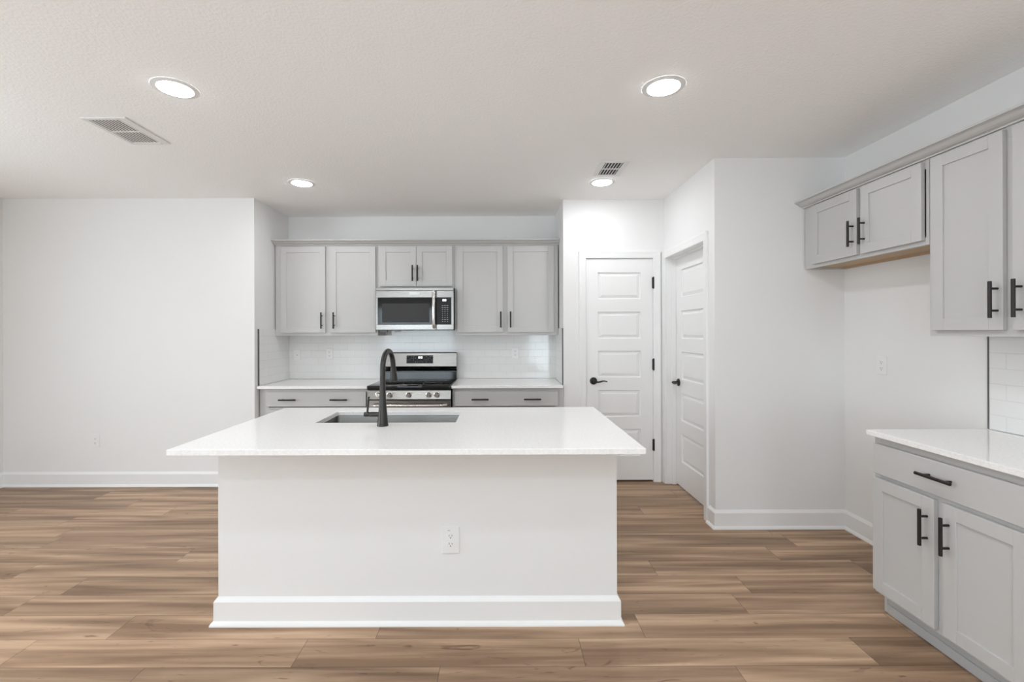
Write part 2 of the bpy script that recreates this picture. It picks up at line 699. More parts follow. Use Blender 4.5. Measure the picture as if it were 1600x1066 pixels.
baseboard('baseboard_back_left', [(XL, Y_LEFT), (X_RL, Y_LEFT), (X_RL, 4.24)], 1, 'white baseboard along the left end wall')
baseboard('baseboard_left', [(XL, YR + .02), (XL, Y_LEFT)], 1)
baseboard('baseboard_right', [(X_COR, 3.324), (X_COR, Y_STUB), (XR, Y_STUB), (XR, 2.30)], 1, 'white baseboard wrapping the stub wall and fridge space')
baseboard('baseboard_back_right', [(X_RR, Y_PAN + .04), (X_RR, Y_PAN), (PD0 - 0.065, Y_PAN)], 1)


# ------------------------------------------------------------------ doors
def panel_slab(W, Ht, panels, th=0.035):
    """slab in local x (0..W), z (0..Ht), face at y=0 towards -y, five raised panels"""
    bm = bmesh.new()
    px0, px1 = panels['x']
    zs = [0]
    for a, b in panels['z']:
        zs += [a, b]
    zs.append(Ht)
    xs = [0, px0, px1, W]

    def V(x, y, z):
        return bm.verts.new((x, y, z))

    def quad(*p):
        bm.faces.new([V(*q) for q in p])
    for j in range(len(zs) - 1):
        for i in range(3):
            x0, x1, z0, z1 = xs[i], xs[i + 1], zs[j], zs[j + 1]
            if i == 1 and j % 2 == 1:
                rings = [(0, 0), (0.004, 0.014), (0.008, 0.0145), (0.034, 0.004), (0.036, 0.0035)]
                cor = []
                for ins, dep in rings:
                    cor.append([(x0 + ins, dep, z0 + ins), (x1 - ins, dep, z0 + ins), (x1 - ins, dep, z1 - ins), (x0 + ins, dep, z1 - ins)])
                for a, b in zip(cor, cor[1:]):
                    for k in range(4):
                        quad(a[k], a[(k + 1) % 4], b[(k + 1) % 4], b[k])
                quad(*cor[-1])
            else:
                quad((x0, 0, z0), (x1, 0, z0), (x1, 0, z1), (x0, 0, z1))
    quad((0, th, 0), (0, th, Ht), (W, th, Ht), (W, th, 0))
    quad((0, 0, 0), (0, 0, Ht), (0, th, Ht), (0, th, 0))
    quad((W, 0, 0), (W, th, 0), (W, th, Ht), (W, 0, Ht))
    quad((0, 0, Ht), (W, 0, Ht), (W, th, Ht), (0, th, Ht))
    quad((0, 0, 0), (0, th, 0), (W, th, 0), (W, 0, 0))
    bmesh.ops.remove_doubles(bm, verts=bm.verts[:], dist=1e-5)
    return bm


def lever_set(parent, x, z, direction):
    """rosette with a wavy lever, local door coordinates, towards -y"""
    bm = bmesh.new()
    add_tube(bm, [(x, 0, z), (x, -0.004, z), (x, -0.009, z), (x, -0.012, z)], [0.034, 0.034, 0.031, 0.022], 28)
    add_cyl(bm, (x, -0.012, z), (x, -0.050, z), 0.0105)
    h = obj('door_handle', bm, M_BLACKMETAL, parent, smooth=True)
    h['label'] = 'dark bronze lever handle on a round rosette'
    bm = bmesh.new()
    pts, rad = [], []
    for i in range(15):
        t = i / 14
        pts.append((x + direction * (-0.008 + 0.125 * t), -0.052 + 0.006 * t, z - 0.010 * math.sin(min(1, t * 1.5) * PI) + 0.004 * math.sin(t * PI) - (0.002 if t > 0.9 else 0)))
        rad.append(0.0095 - 0.0050 * t)
    add_tube(bm, pts, rad, 12)
    obj('lever', bm, M_BLACKMETAL, h, smooth=True)


PANEL_Z = []
for top, bot in ((426.3, 467.8), (487.8, 529.5), (549.0, 590.3), (610.3, 652.0), (671.2, 713.2)):
    PANEL_Z.append((H - (bot - 519) * Y_PAN / 715, H - (top - 519) * Y_PAN / 715))
PANEL_Z = PANEL_Z[::-1]

# pantry door: hinged on the right, opening towards us
W1 = 0.617
SLAB_B = 0.015
d1 = bpy.data.objects.new('door_1', None)
d1.location = (0.807, Y_PAN + 0.001, 0)
COL.objects.link(d1)
struct(d1, 'narrow white five-panel pantry door with black hinges', 'door')
pz = [(a - SLAB_B, b - SLAB_B) for a, b in PANEL_Z]
slab = obj('door_panel', panel_slab(W1, 2.066 - SLAB_B, {'x': (0.109, 0.505), 'z': pz}), M_TRIM, d1)
slab.location = (0, 0, SLAB_B)
lever_set(d1, 0.066, 0.934, 1)
for zc in (1.842, 1.086, 0.342):
    bm = bmesh.new()
    add_cyl(bm, (W1 + 0.004, -0.012, zc - 0.050), (W1 + 0.004, -0.012, zc + 0.050), 0.0075)
    add_cyl(bm, (W1 + 0.004, -0.012, zc + 0.050), (W1 + 0.004, -0.012, zc + 0.056), 0.0055)
    add_cyl(bm, (W1 + 0.004, -0.012, zc - 0.056), (W1 + 0.004, -0.012, zc - 0.050), 0.0055)
    add_box(bm, W1 - 0.006, W1 + 0.004, -0.008, -0.001, zc - 0.05, zc + 0.05)
    obj('hinge', bm, M_BLACKMETAL, d1, smooth=True)['label'] = 'black door hinge'
boxes('latch_plate', [(-0.005, -0.0005, -0.002, 0.02, 0.905, 0.963)], M_BLACKMETAL, d1)

# side door in the corridor wall: opens away from us, hinged on the near side
W2 = 0.774
d2 = bpy.data.objects.new('door_2', None)
d2.location = (1.610, 4.171, 0)
d2.rotation_euler = (0, 0, -PI / 2)
COL.objects.link(d2)
struct(d2, 'white five-panel side door recessed deep in its jamb', 'door')
slab = obj('door_panel', panel_slab(W2, 2.052 - SLAB_B, {'x': (0.120, W2 - 0.120), 'z': pz}), M_TRIM, d2)
slab.location = (0, 0, SLAB_B)
lever_set(d2, 0.064, 0.934, 1)


def casing(name, x0, x1, ztop, w, p_of, label, over=True):
    """door casing in wall coordinates (along, out, z)"""
    bm = bmesh.new()
    prof = [(0, 0), (0.0, 0.011), (0.006, 0.0135), (0.040, 0.0155), (w - 0.010, 0.018), (w - 0.002, 0.018), (w, 0.016), (w, 0)]  # across from the opening outwards, proud

    def ring(ax, az, dx, dz):
        return [bm.verts.new(p_of(ax + dx * a, b, az + dz * a)) for a, b in prof]
    rings = [ring(x0, 0, -1, 0), ring(x0, ztop, -1, 1), ring(x1, ztop, 1, 1), ring(x1, 0, 1, 0)]
    n = len(prof)
    for r0, r1 in zip(rings, rings[1:]):
        for k in range(n):
            bm.faces.new((r0[k], r0[(k + 1) % n], r1[(k + 1) % n], r1[k]))
    bm.faces.new(rings[0][::-1])
    bm.faces.new(rings[-1])
    return struct(obj(name, bm, M_TRIM), label, 'door casing')


casing('trim_1', PD0 + 0.004, PD1 - 0.004, 2.070, 0.066, lambda a, o, z: (a, Y_PAN - o, z), 'white casing around the narrow pantry door')
casing('trim_2', SD0 + 0.004, SD1 - 0.002, SDZ - 0.004, 0.063, lambda a, o, z: (X_COR - o, a, z), 'white casing around the recessed side door')
# jambs with stops
j1 = boxes('trim_3', [(PD0 - .001, 0.8055, Y_PAN + .002, Y_PAN + 0.11, 0, PDZ), (1.4255, PD1 + .001, Y_PAN + .002, Y_PAN + 0.11, 0, PDZ), (PD0, PD1, Y_PAN + .002, Y_PAN + 0.11, 2.0695, PDZ)], M_TRIM)
struct(j1, 'white jamb of the narrow pantry door', 'door jamb')
XJ = X_COR + 0.001
j2 = boxes('trim_4', [(XJ, XJ + T, SD0, SD0 + 0.006, 0, SDZ), (XJ, XJ + T, SD1 - 0.006, SD1, 0, SDZ), (XJ, XJ + T, SD0, SD1, SDZ - 0.008, SDZ),
                      (1.573, 1.6085, SD0 + 0.006, SD0 + 0.016, 0, SDZ - 0.008), (1.573, 1.6085, SD1 - 0.016, SD1 - 0.006, 0, SDZ - 0.008), (1.573, 1.6085, SD0 + 0.016, SD1 - 0.016, SDZ - 0.018, SDZ - 0.008)], M_TRIM)
struct(j2, 'white jamb of the recessed side door', 'door jamb')


# ------------------------------------------------------------------ cabinets
def bar_handle(parent, c, length, axis, off=0.034):
    """bar pull centred at c (on the door face, facing -y); axis 'x' or 'z'"""
    x, y, z = c
    bm = bmesh.new()
    e = Vector((1, 0, 0)) if axis == 'x' else Vector((0, 0, 1))
    mid = Vector((x, y - off, z))
    hl = length / 2
    add_tube(bm, [mid - e * hl, mid - e * (hl - .001), mid + e * (hl - .001), mid + e * hl], [0.0060, 0.0070, 0.0070, 0.0060], 16)
    for s in (-1, 1):
        p = mid + e * (s * length * 0.30)
        add_cyl(bm, (p.x, y + 0.001, p.z), (p.x, p.y, p.z), 0.0050, n=12)
    h = obj('handle', bm, M_BLACKMETAL, parent, smooth=True)
    h['label'] = 'black bar pull'
    return h


def shaker(name, parent, x0, x1, z0, z1, y_front, th=0.020, stile=0.057, depth=0.008):
    bm = bmesh.new()
    y1 = y_front + th
    b = 0.0011
    add_box(bm, x0, x0 + stile, y_front, y1, z0, z1, b)
    add_box(bm, x1 - stile, x1, y_front, y1, z0, z1, b)
    add_box(bm, x0 + stile, x1 - stile, y_front, y1, z0, z0 + stile, b)
    add_box(bm, x0 + stile, x1 - stile, y_front, y1, z1 - stile, z1, b)
    add_box(bm, x0 + stile - .003, x1 - stile + .003, y_front + depth, y1 - .002, z0 + stile - .003, z1 - stile + .003)
    return obj(name, bm, M_CAB, parent)


TH = 0.020


def upper_cabinet(label, loc, rotz, W, z0, z1, depth, doors, handles, mull, group, wood=False, name='upper_cabinet'):
    """local: x 0..W, face frame at y=0, back at y=depth; z absolute"""
    r = thing(name, label, 'cabinet', (loc[0], loc[1], z0), rotz, group)
    hz = z1 - z0
    t = 0.018
    g = 0.001
    boxes('cabinet_box', [(g, t, TH, depth, 0, hz), (W - t, W - g, TH, depth, 0, hz), (t, W - t, TH, depth, hz - t, hz), (t, W - t, depth - 0.008, depth, 0.012, hz - t)], M_CAB, r)
    fl = [(g, mull[0], 0, TH, 0, hz), (mull[1], W - g, 0, TH, 0, hz), (mull[0], mull[1], 0, TH, 0, 0.040), (mull[0], mull[1], 0, TH, hz - 0.045, hz)]
    if len(mull) > 2:
        fl.append((mull[2], mull[3], 0, TH, 0.040, hz - 0.045))
    boxes('face_frame', fl, M_CAB, r, bev=0.0006)
    bp = boxes('bottom_panel', [(t, W - t, TH, depth - 0.008, 0.012, 0.024)], M_WOOD if wood else M_CAB, r)
    if wood:
        bp['label'] = 'bare wood underside'
        boxes('hanging_rail', [(t, W - t, depth - 0.026, depth - 0.008, 0.0, 0.012)], M_WOOD, r)['label'] = 'bare wood rail'
    for (a, b, c, d), (hx, hb, ht) in zip(doors, handles):
        dr = shaker('door', r, a, b, c - z0, d - z0, -TH - 0.001)
        bar_handle(dr, (hx, -TH - 0.001, (hb + ht) / 2 - z0), ht - hb, 'z')
    return r


G_UP = 'grey shaker upper cabinets on the back wall'
Y_FF = 4.533
DEP = 4.826 - Y_FF
UZ0, UZ1 = 1.358, 2.252
DB, DT = 1.388, 2.238
x0 = -2.215
upper_cabinet('grey two-door upper cabinet left of the microwave', (x0, Y_FF), 0, -1.2 - x0, UZ0, UZ1, DEP,
              [(-2.153 - x0, -1.714 - x0, DB, DT), (-1.664 - x0, -1.2185 - x0, DB, DT)],
              [(-1.745 - x0, 1.428, 1.588), (-1.653 + 0.028 - x0, 1.428, 1.588)], (0.075, 1.0 - 0.03, 0.48, 0.575), G_UP)
x0 = -1.2
upper_cabinet('short grey two-door upper cabinet directly above the microwave', (x0, Y_FF), 0, 0.76, 1.826, UZ1, DEP,
              [(0.026, 0.3815, 1.8455, DT), (0.3845, 0.740, 1.8455, DT)],
              [(-0.8495 - x0, 1.892, 2.049), (-0.799 - x0, 1.892, 2.049)], (0.04, 0.72), G_UP)
x0 = -0.44
upper_cabinet('grey two-door upper cabinet right of the microwave', (x0, Y_FF), 0, 0.5845 - x0, UZ0, UZ1, DEP,
              [(0.0265, 0.478, DB, DT), (0.522, 0.980, DB, DT)],
              [(0.016 - x0, 1.434, 1.592), (0.112 - x0, 1.434, 1.592)], (0.04, 0.965, 0.465, 0.535), G_UP)

# right wall: local x runs towards the camera from the far end
G_RU = 'grey shaker upper cabinets on the right wall'
XF = 2.158
RDEP = XR - 0.002 - XF
yF = 3.226


def L(y):
    return yF - y


upper_cabinet('short grey two-door cabinet above the empty fridge space', (XF, yF), -PI / 2, yF - 2.293, 1.824, UZ1, RDEP,
              [(L(3.130), L(2.737), 1.846, 2.243), (L(2.705), L(2.316), 1.846, 2.243)],
              [(L(2.760), 1.898, 2.053), (L(2.676), 1.898, 2.053)], (0.10, 0.915, 0.45, 0.56), G_RU, wood=True)
yT = 2.2925


def L2(y):
    return yT - y


upper_cabinet('tall grey two-door upper cabinet over the right counter', (XF, yT), -PI / 2, yT - 1.575, 1.364, UZ1, RDEP,
              [(L2(2.262), L2(1.942), 1.392, 2.243), (L2(1.906), L2(1.590), 1.392, 2.243)],
              [(L2(1.962), 1.444, 1.602), (L2(1.872), 1.444, 1.602)], (0.04, 0.69, 0.33, 0.41), G_RU)

# crown mouldings, one continuous run on each wall
CROWN = [(0.0, 0.0), (0.014, 0.0), (0.014, 0.007), (0.020, 0.010), (0.026, 0.011), (0.038, 0.018), (0.052, 0.030), (0.060, 0.034), (0.064, 0.035), (0.072, 0.036), (0.072, 0.047), (0.0, 0.047)]
bm = bmesh.new()
add_prism(bm, CROWN, lambda a, b, t: (t, Y_FF - a, 2.2525 + b), X_RL + .002, X_RR - .002)
tag(obj('crown_molding', bm, M_CAB), 'grey crown moulding capping the back wall cabinets', 'crown moulding', 'crown mouldings')
bm = bmesh.new()
add_prism(bm, CROWN, lambda a, b, t: (XF - a, t, 2.2525 + b), 1.565, 3.229)
tag(obj('crown_molding', bm, M_CAB), 'grey crown moulding capping the right wall cabinets', 'crown moulding', 'crown mouldings')


def base_cabinet(label, loc, rotz, W, depth, drawer, dhandles, doors, handles, mull, group, kick=0.045, vert=None):
    r = thing('base_cabinet', label, 'cabinet', (loc[0], loc[1], 0), rotz, group)
    top = 0.874
    t = 0.018
    g = 0.001
    boxes('cabinet_box', [(g, t, TH, depth, 0.10, top), (g, t, kick, depth, 0, 0.10), (W - t, W - g, TH, depth, 0.10, top), (W - t, W - g, kick, depth, 0, 0.10),
                          (t, W - t, TH, depth, 0.10, 0.118), (t, W - t, depth - 0.008, depth, 0.118, top)], M_CAB, r)
    fl = [(g, mull[0], 0, TH, 0.10, top), (mull[1], W - g, 0, TH, 0.10, top), (mull[0], mull[1], 0, TH, 0.10, 0.135), (mull[0], mull[1], 0, TH, 0.665, 0.70), (mull[0], mull[1], 0, TH, 0.835, top)]
    if len(mull) > 2:
        fl.append((mull[2], mull[3], 0, TH, 0.135, 0.665))
    boxes('face_frame', fl, M_CAB, r, bev=0.0006)
    bm = bmesh.new()
    add_box(bm, t, W - t, kick + 0.004, kick + 0.016, 0, 0.10)
    add_box(bm, t, W - t, kick - 0.004, kick + 0.004, 0, 0.045, 0.002)
    obj('toe_kick', bm, M_KICK, r)
    a, b, c, d = drawer
    dw = boxes('drawer_front', [(a, b, -TH - .001, -.001, c, d)], M_CAB, r, bev=0.002)
    for hx, hz in dhandles:
        bar_handle(dw, (hx, -TH - .001, hz), 0.157, 'x')
    for (a, b, c, d), hh in zip(doors, handles):
        dr = shaker('door', r, a, b, c, d, -TH - .001)
        if hh:
            bar_handle(dr, (hh[0], -TH - .001, (hh[1] + hh[2]) / 2), hh[2] - hh[1], 'z')
    return r


G_BB = 'grey base cabinets either side of the range'
YB = 4.228
BD = Y_BACK - 0.002 - YB
x0 = -2.213
base_cabinet('grey base cabinet left of the range with one wide drawer', (x0, YB), 0, -1.2155 - x0, BD,
             (-2.145 - x0, -1.227 - x0, 0.709, 0.844), [(-1.940 - x0, 0.774), (-1.470 - x0, 0.774)],
             [(-2.145 - x0, -1.700 - x0, 0.128, 0.684), (-1.672 - x0, -1.227 - x0, 0.128, 0.684)],
             [(-1.73 - x0, 0.472, 0.628), (-1.642 - x0, 0.472, 0.628)], (0.085, 0.985, 0.50, 0.55), G_BB)
x0 = -0.434
base_cabinet('grey base cabinet right of the range with one wide drawer', (x0, YB), 0, 0.592 - x0, BD,
             (-0.414 - x0, 0.539 - x0, 0.709, 0.844), [(-0.176 - x0, 0.774), (0.302 - x0, 0.774)],
             [(-0.414 - x0, 0.048 - x0, 0.128, 0.684), (0.077 - x0, 0.539 - x0, 0.128, 0.684)],
             [(0.018 - x0, 0.472, 0.628), (0.107 - x0, 0.472, 0.628)], (0.035, 0.95, 0.47, 0.52), G_BB)
yB = 2.276
XB = 1.867


def L3(y):
    return yB - y


base_cabinet('large grey base cabinet against the right wall beside the fridge space', (XB, yB), -PI / 2, yB - 1.572, XR - .002 - XB,
             (L3(2.262), L3(1.590), 0.692, 0.838), [(L3(1.919), 0.771)],
             [(L3(2.266), L3(1.947), 0.119, 0.671), (L3(1.909), L3(1.590), 0.119, 0.671)],
             [(L3(1.977), 0.463, 0.620), (L3(1.882), 0.463, 0.620)], (0.035, 0.67, 0.30, 0.40), None, kick=0.045)


# ------------------------------------------------------------------ countertops
def slab_mesh(xs, ys, z0, z1, hole=None, bev=0.002):
    bm = bmesh.new()
    nx, ny = len(xs), len(ys)
    top = [[bm.verts.new((x, y, z1)) for y in ys] for x in xs]
    bot = [[bm.verts.new((x, y, z0)) for y in ys] for x in xs]
    cells = {(i, j) for i in range(nx - 1) for j in range(ny - 1)} - ({hole} if hole else set())
    for i, j in cells:
        bm.faces.new((top[i][j], top[i + 1][j], top[i + 1][j + 1], top[i][j + 1]))
        bm.faces.new((bot[i][j], bot[i][j + 1], bot[i + 1][j + 1], bot[i + 1][j]))
        for (di, dj, a, b) in ((0, -1, (i, j), (i + 1, j)), (1, 0, (i + 1, j), (i + 1, j + 1)), (0, 1, (i + 1, j + 1), (i, j + 1)), (-1, 0, (i, j + 1), (i, j))):
            if (i + di, j + dj) not in cells:
                bm.faces.new((top[a[0]][a[1]], top[b[0]][b[1]], bot[b[0]][b[1]], bot[a[0]][a[1]]))
    bmesh.ops.recalc_face_normals(bm, faces=bm.faces[:])
    bm.normal_update()
    ed = [e for e in bm.edges if len(e.link_faces) == 2 and e.calc_face_angle(0) > 1.0]
    bmesh.ops.bevel(bm, geom=ed, offset=bev, segments=2, affect='EDGES', profile=0.5)
    return bm


CT0, CT1 = 0.875, 0.900
tag(obj('countertop', slab_mesh([-2.2135, -1.2105], [4.180, 4.8265], CT0, CT1), M_QUARTZ), 'white quartz countertop left of the range', 'countertop', 'white quartz countertops')
tag(obj('countertop', slab_mesh([-0.4385, 0.5835], [4.180, 4.8265], CT0, CT1), M_QUARTZ), 'white quartz countertop right of the range', 'countertop', 'white quartz countertops')
tag(obj('countertop', slab_mesh([1.825, XR - .0125], [1.560, 2.280], CT0, CT1), M_QUARTZ), 'white quartz countertop along the right wall', 'countertop', 'white quartz countertops')
SX0, SX1, SY0, SY1 = -1.000, -0.238, 2.484, 2.833
tag(obj('countertop', slab_mesh([-1.397, SX0, SX1, 0.614], [1.917, SY0, SY1, 2.979], CT0, CT1, hole=(1, 1)), M_QUARTZ), 'large white quartz island top with sink cutout', 'countertop', 'white quartz countertops')

# ------------------------------------------------------------------ island
isl = thing('kitchen_island', 'white painted kitchen island standing in the middle of the floor', 'kitchen island', (-0.393, 2.55, 0))
IX0, IX1, IY0, IY1 = -1.345, 0.559, 2.186, 2.945


def at_island(lst):
    return [(a + .393, b + .393, c - 2.55, d - 2.55, e, f) for a, b, c, d, e, f in lst]


boxes('half_wall', at_island([(IX0, IX1, IY0, IY0 + 0.115, 0, 0.8745)]), M_WALL, isl)
boxes('side_panel', at_island([(IX0, IX0 + .02, IY0 + .1155, IY1 - .021, 0, 0.8745)]), M_WALL, isl)
boxes('side_panel', at_island([(IX1 - .02, IX1, IY0 + .1155, IY1 - .021, 0, 0.8745)]), M_WALL, isl)
boxes('cabinet_front', at_island([(IX0, IX1, IY1 - .02, IY1, 0.1, 0.8745)]), M_CAB, isl)
boxes('toe_kick', at_island([(IX0 + .021, IX1 - .021, IY1 - .09, IY1 - .075, 0, 0.1)]), M_KICK, isl)
bm = bmesh.new()
sweep_path(bm, [(IX0 + .393, IY1 - 2.55 - .03), (IX0 + .393, IY0 - 2.55), (IX1 + .393, IY0 - 2.55), (IX1 + .393, IY1 - 2.55 - .03)], BASE_PROF, 1)
obj('baseboard', bm, M_TRIM, isl)

# undermount sink
def rounded_rect(x0, x1, y0, y1, r, z, bm, n=5):
    vs = []
    for cx, cy, a0 in ((x1 - r, y0 + r, -PI / 2), (x1 - r, y1 - r, 0), (x0 + r, y1 - r, PI / 2), (x0 + r, y0 + r, PI)):
        for i in range(n + 1):
            a = a0 + (PI / 2) * i / n
            vs.append(bm.verts.new((cx + r * math.cos(a), cy + r * math.sin(a), z)))
    return vs


sink = thing('kitchen_sink', 'stainless undermount sink set in the island top', 'sink', ((SX0 + SX1) / 2, (SY0 + SY1) / 2, 0.66))
bm = bmesh.new()
hx, hy = (SX1 - SX0) / 2 + 0.003, (SY1 - SY0) / 2 + 0.003
tz = CT0 - 0.0006 - 0.66
rings = [rounded_rect(-hx - .02, hx + .02, -hy - .02, hy + .02, 0.03, tz, bm), rounded_rect(-hx, hx, -hy, hy, 0.022, tz, bm),
         rounded_rect(-hx + .002, hx - .002, -hy + .002, hy - .002, 0.022, tz - .004, bm),
         rounded_rect(-hx + .004, hx - .004, -hy + .004, hy - .004, 0.024, 0.03, bm),
         rounded_rect(-hx + .012, hx - .012, -hy + .012, hy - .012, 0.024, 0.010, bm),
         rounded_rect(-hx + .035, hx - .035, -hy + .035, hy - .035, 0.02, 0.004, bm)]
for r0, r1 in zip(rings, rings[1:]):
    n = len(r0)
    for k in range(n):
        bm.faces.new((r0[k], r0[(k + 1) % n], r1[(k + 1) % n], r1[k]))
bm.faces.new(rings[-1])
basin = obj('basin', bm, M_SINK, sink, smooth=True)
bm = bmesh.new()
add_tube(bm, [(0, 0, 0.0045), (0, 0, 0.0075), (0, 0, 0.0080)], [0.055, 0.053, 0.040], 28)
obj('drain', bm, M_CHROME, sink, smooth=True)

# faucet
FX, FY = -0.6125, 2.402
fau = thing('faucet', 'tall dark gooseneck faucet with side lever on the island', 'faucet', (FX, FY, CT1))
bm = bmesh.new()
prof = [(0.0, 0.0295), (0.004, 0.0295), (0.006, 0.0285), (0.03, 0.0262), (0.06, 0.0232), (0.10, 0.0198), (0.14, 0.0173), (0.18, 0.0158), (0.215, 0.0150)]
add_tube(bm, [(0, 0, z + 0.0005) for z, r in prof], [r for z, r in prof], 32)
obj('body', bm, M_FAUCET, fau, smooth=True)
rot = 0.085
dx, dy = math.sin(rot), math.cos(rot)
R = 0.088
pts = [(0, 0, 0.205), (0, 0, 0.25), (0, 0, 0.29)]
for i in range(1, 19):
    a = PI * i / 18
    d = R - R * math.cos(a)
    pts.append((dx * d, dy * d, 0.29 + 0.098 * math.sin(a)))
pts.append((dx * (2 * R + .001), dy * (2 * R + .001), 0.270))
bm = bmesh.new()
add_tube(bm, pts, 0.0142, 22)
obj('spout', bm, M_FAUCET, fau, smooth=True)
bm = bmesh.new()
hd = [(0.292, 0.0150), (0.285, 0.0160), (0.262, 0.0178), (0.235, 0.0208), (0.222, 0.0226), (0.218, 0.0226), (0.217, 0.019)]
add_tube(bm, [(dx * (2 * R + .001 + (.292 - z) * .12), dy * (2 * R + .001 + (.292 - z) * .12), z) for z, r in hd], [r for z, r in hd], 26)
obj('spray_head', bm, M_FAUCET, fau, smooth=True)
bm = bmesh.new()
add_tube(bm, [(-0.018, 0, 0.060), (-0.066, 0, 0.060), (-0.067, 0, 0.060), (-0.071, 0, 0.060), (-0.072, 0, 0.060), (-0.094, 0, 0.060), (-0.097, 0, 0.060)],
         [0.0128, 0.0128, 0.0108, 0.0108, 0.0132, 0.0132, 0.0115], 22)
hub = obj('handle', bm, M_FAUCET, fau, smooth=True)
bm = bmesh.new()
add_tube(bm, [(-0.082, 0, 0.066), (-0.080, 0, 0.078), (-0.073, 0, 0.150), (-0.0725, 0, 0.153)], [0.0050, 0.0055, 0.0046, 0.003], 12)
obj('lever', bm, M_BLACKMETAL, hub, smooth=True)

# ------------------------------------------------------------------ tile backsplashes
bs = thing('tile_backsplash', 'white subway tile backsplash lining the back kitchen recess', 'backsplash', (0, Y_BACK, 0.9), group='tile backsplashes')
zb, zt = 0.002, 0.525


def at_bs(lst):
    return [(a, b, c - Y_BACK, d - Y_BACK, e, f) for a, b, c, d, e, f in lst]


boxes('back_tiles', at_bs([(X_RL + .0005, X_RR - .0005, 4.8285, Y_BACK - .0005, zb, 0.457), (-1.2, -0.44, 4.8285, Y_BACK - .0005, 0.457, 0.516)]), M_TILE, bs)
boxes('side_tiles', at_bs([(X_RL + .0005, X_RL + .010, 4.222, 4.8283, zb, zt)]), M_TILE, bs)
boxes('side_tiles', at_bs([(X_RR - .010, X_RR - .0005, 4.252, 4.8283, zb, zt)]), M_TILE, bs)
boxes('edge_trim', at_bs([(X_RL + .0005, X_RL + .0125, 4.214, 4.2216, zb, zt)]), M_EDGE, bs)['label'] = 'dark tile edge strip'
boxes('edge_trim', at_bs([(X_RR - .0125, X_RR - .0005, 4.2445, 4.2516, zb, zt)]), M_EDGE, bs)['label'] = 'dark tile edge strip'
bs2 = thing('tile_backsplash', 'white subway tile backsplash above the right counter', 'backsplash', (XR, 2.27, 0.9), group='tile backsplashes')
boxes('wall_tiles', [(-0.010, -0.0005, 1.563 - 2.27, 2.270 - 2.27, zb, 0.462)], M_TILE, bs2)
boxes('edge_trim', [(-0.0125, -0.0005, 2.2702 - 2.27, 2.2765 - 2.27, zb, 0.462)], M_EDGE, bs2)['label'] = 'dark tile edge strip'


# ------------------------------------------------------------------ outlets
def outlet(label, loc, rotz, w=0.072, h=0.117, kind='duplex', group='white wall outlets'):
    """plate in local x, z facing -y"""
    r = thing('wall_outlet', label, 'outlet', loc, rotz, group)
    bm = bmesh.new()
    add_box(bm, -w / 2, w / 2, -0.0065, -0.0002, -h / 2, h / 2, 0.0025, 2)
    obj('cover_plate', bm, M_PLASTIC, r)
    if kind == 'duplex':
        for s in (-1, 1):
            zc = s * 0.0195
            bm = bmesh.new()
            vs = []
            pr = []
            for i in range(24):
                a = 2 * PI * i / 24
                pr.append((0.0172 * math.cos(a), max(-0.0140, min(0.0140, 0.0172 * math.sin(a)))))
            add_prism(bm, pr, lambda p, q, t: (p, t, zc + q), -0.0082, -0.006)
            f = obj('receptacle', bm, M_PLASTIC, r)
            bm = bmesh.new()
            add_box(bm, -0.0078, -0.0056, -0.0085, -0.0080, zc - 0.001, zc + 0.0078)
            add_box(bm, 0.0056, 0.0078, -0.0085, -0.0080, zc - 0.0005, zc + 0.0070)
            add_cyl(bm, (0, -0.0085, zc - 0.0075), (0, -0.0080, zc - 0.0075), 0.0027, n=12)
            obj('slots', bm, M_SLOT, f)['label'] = 'dark outlet slots'
    if kind == 'jack':
        bm = bmesh.new()
        add_cyl(bm, (0, -0.0100, 0), (0, -0.006, 0), 0.0055, n=16)
        f = obj('jack', bm, M_PLASTIC, r)
        bm = bmesh.new()
        add_cyl(bm, (0, -0.0105, 0), (0, -0.0101, 0), 0.0038, n=12)
        obj('socket_hole', bm, M_SLOT, f)['label'] = 'dark socket hole'
    return r


YT = 4.8285
outlet('white plate with one round jack at the left of the backsplash', ((464.5 - 780) * YT / 715, YT, H - (554 - 519) * YT / 715), 0, kind='jack')
outlet('white duplex outlet on the backsplash left of the faucet', ((515 - 780) * YT / 715, YT, H - (552.5 - 519) * YT / 715), 0)
outlet('white duplex outlet on the backsplash right of the range', ((805 - 780) * YT / 715, YT, H - (551.5 - 519) * YT / 715), 0)
outlet('white duplex outlet low on the left end wall', ((149.3 - 780) * Y_LEFT / 715, Y_LEFT, H - (687.0 - 519) * Y_LEFT / 715), 0)
o = outlet('large white outlet plate on the front of the island', ((703.3 - 780) * IY0 / 715, IY0, H - (843.2 - 519) * IY0 / 715), 0, 0.083, 0.128)
boxes('indicator_mark', [(-0.013, -0.003, -0.0072, -0.0064, 0.0445, 0.0485)], M_LEGEND, o)['label'] = 'small grey printed mark'
yo = 715 * XR / (1378.7 - 780)
outlet('white duplex outlet on the right wall in the fridge space', (XR, yo, H - (573.2 - 519) * yo / 715), -PI / 2)


# ------------------------------------------------------------------ microwave
def seg_digit(bm, x, z, w, h, y0, y1, s=0.0026, segs='abcdef'):
    b = {'a': (x, x + w, z + h - s, z + h), 'd': (x, x + w, z, z + s), 'g': (x, x + w, z + h / 2 - s / 2, z + h / 2 + s / 2),
         'f': (x, x + s, z + h / 2, z + h), 'e': (x, x + s, z, z + h / 2), 'b': (x + w - s, x + w, z + h / 2, z + h), 'c': (x + w - s, x + w, z, z + h / 2)}
    for k in segs:
        a = b[k]
        add_box(bm, a[0], a[1], y0, y1, a[2], a[3])


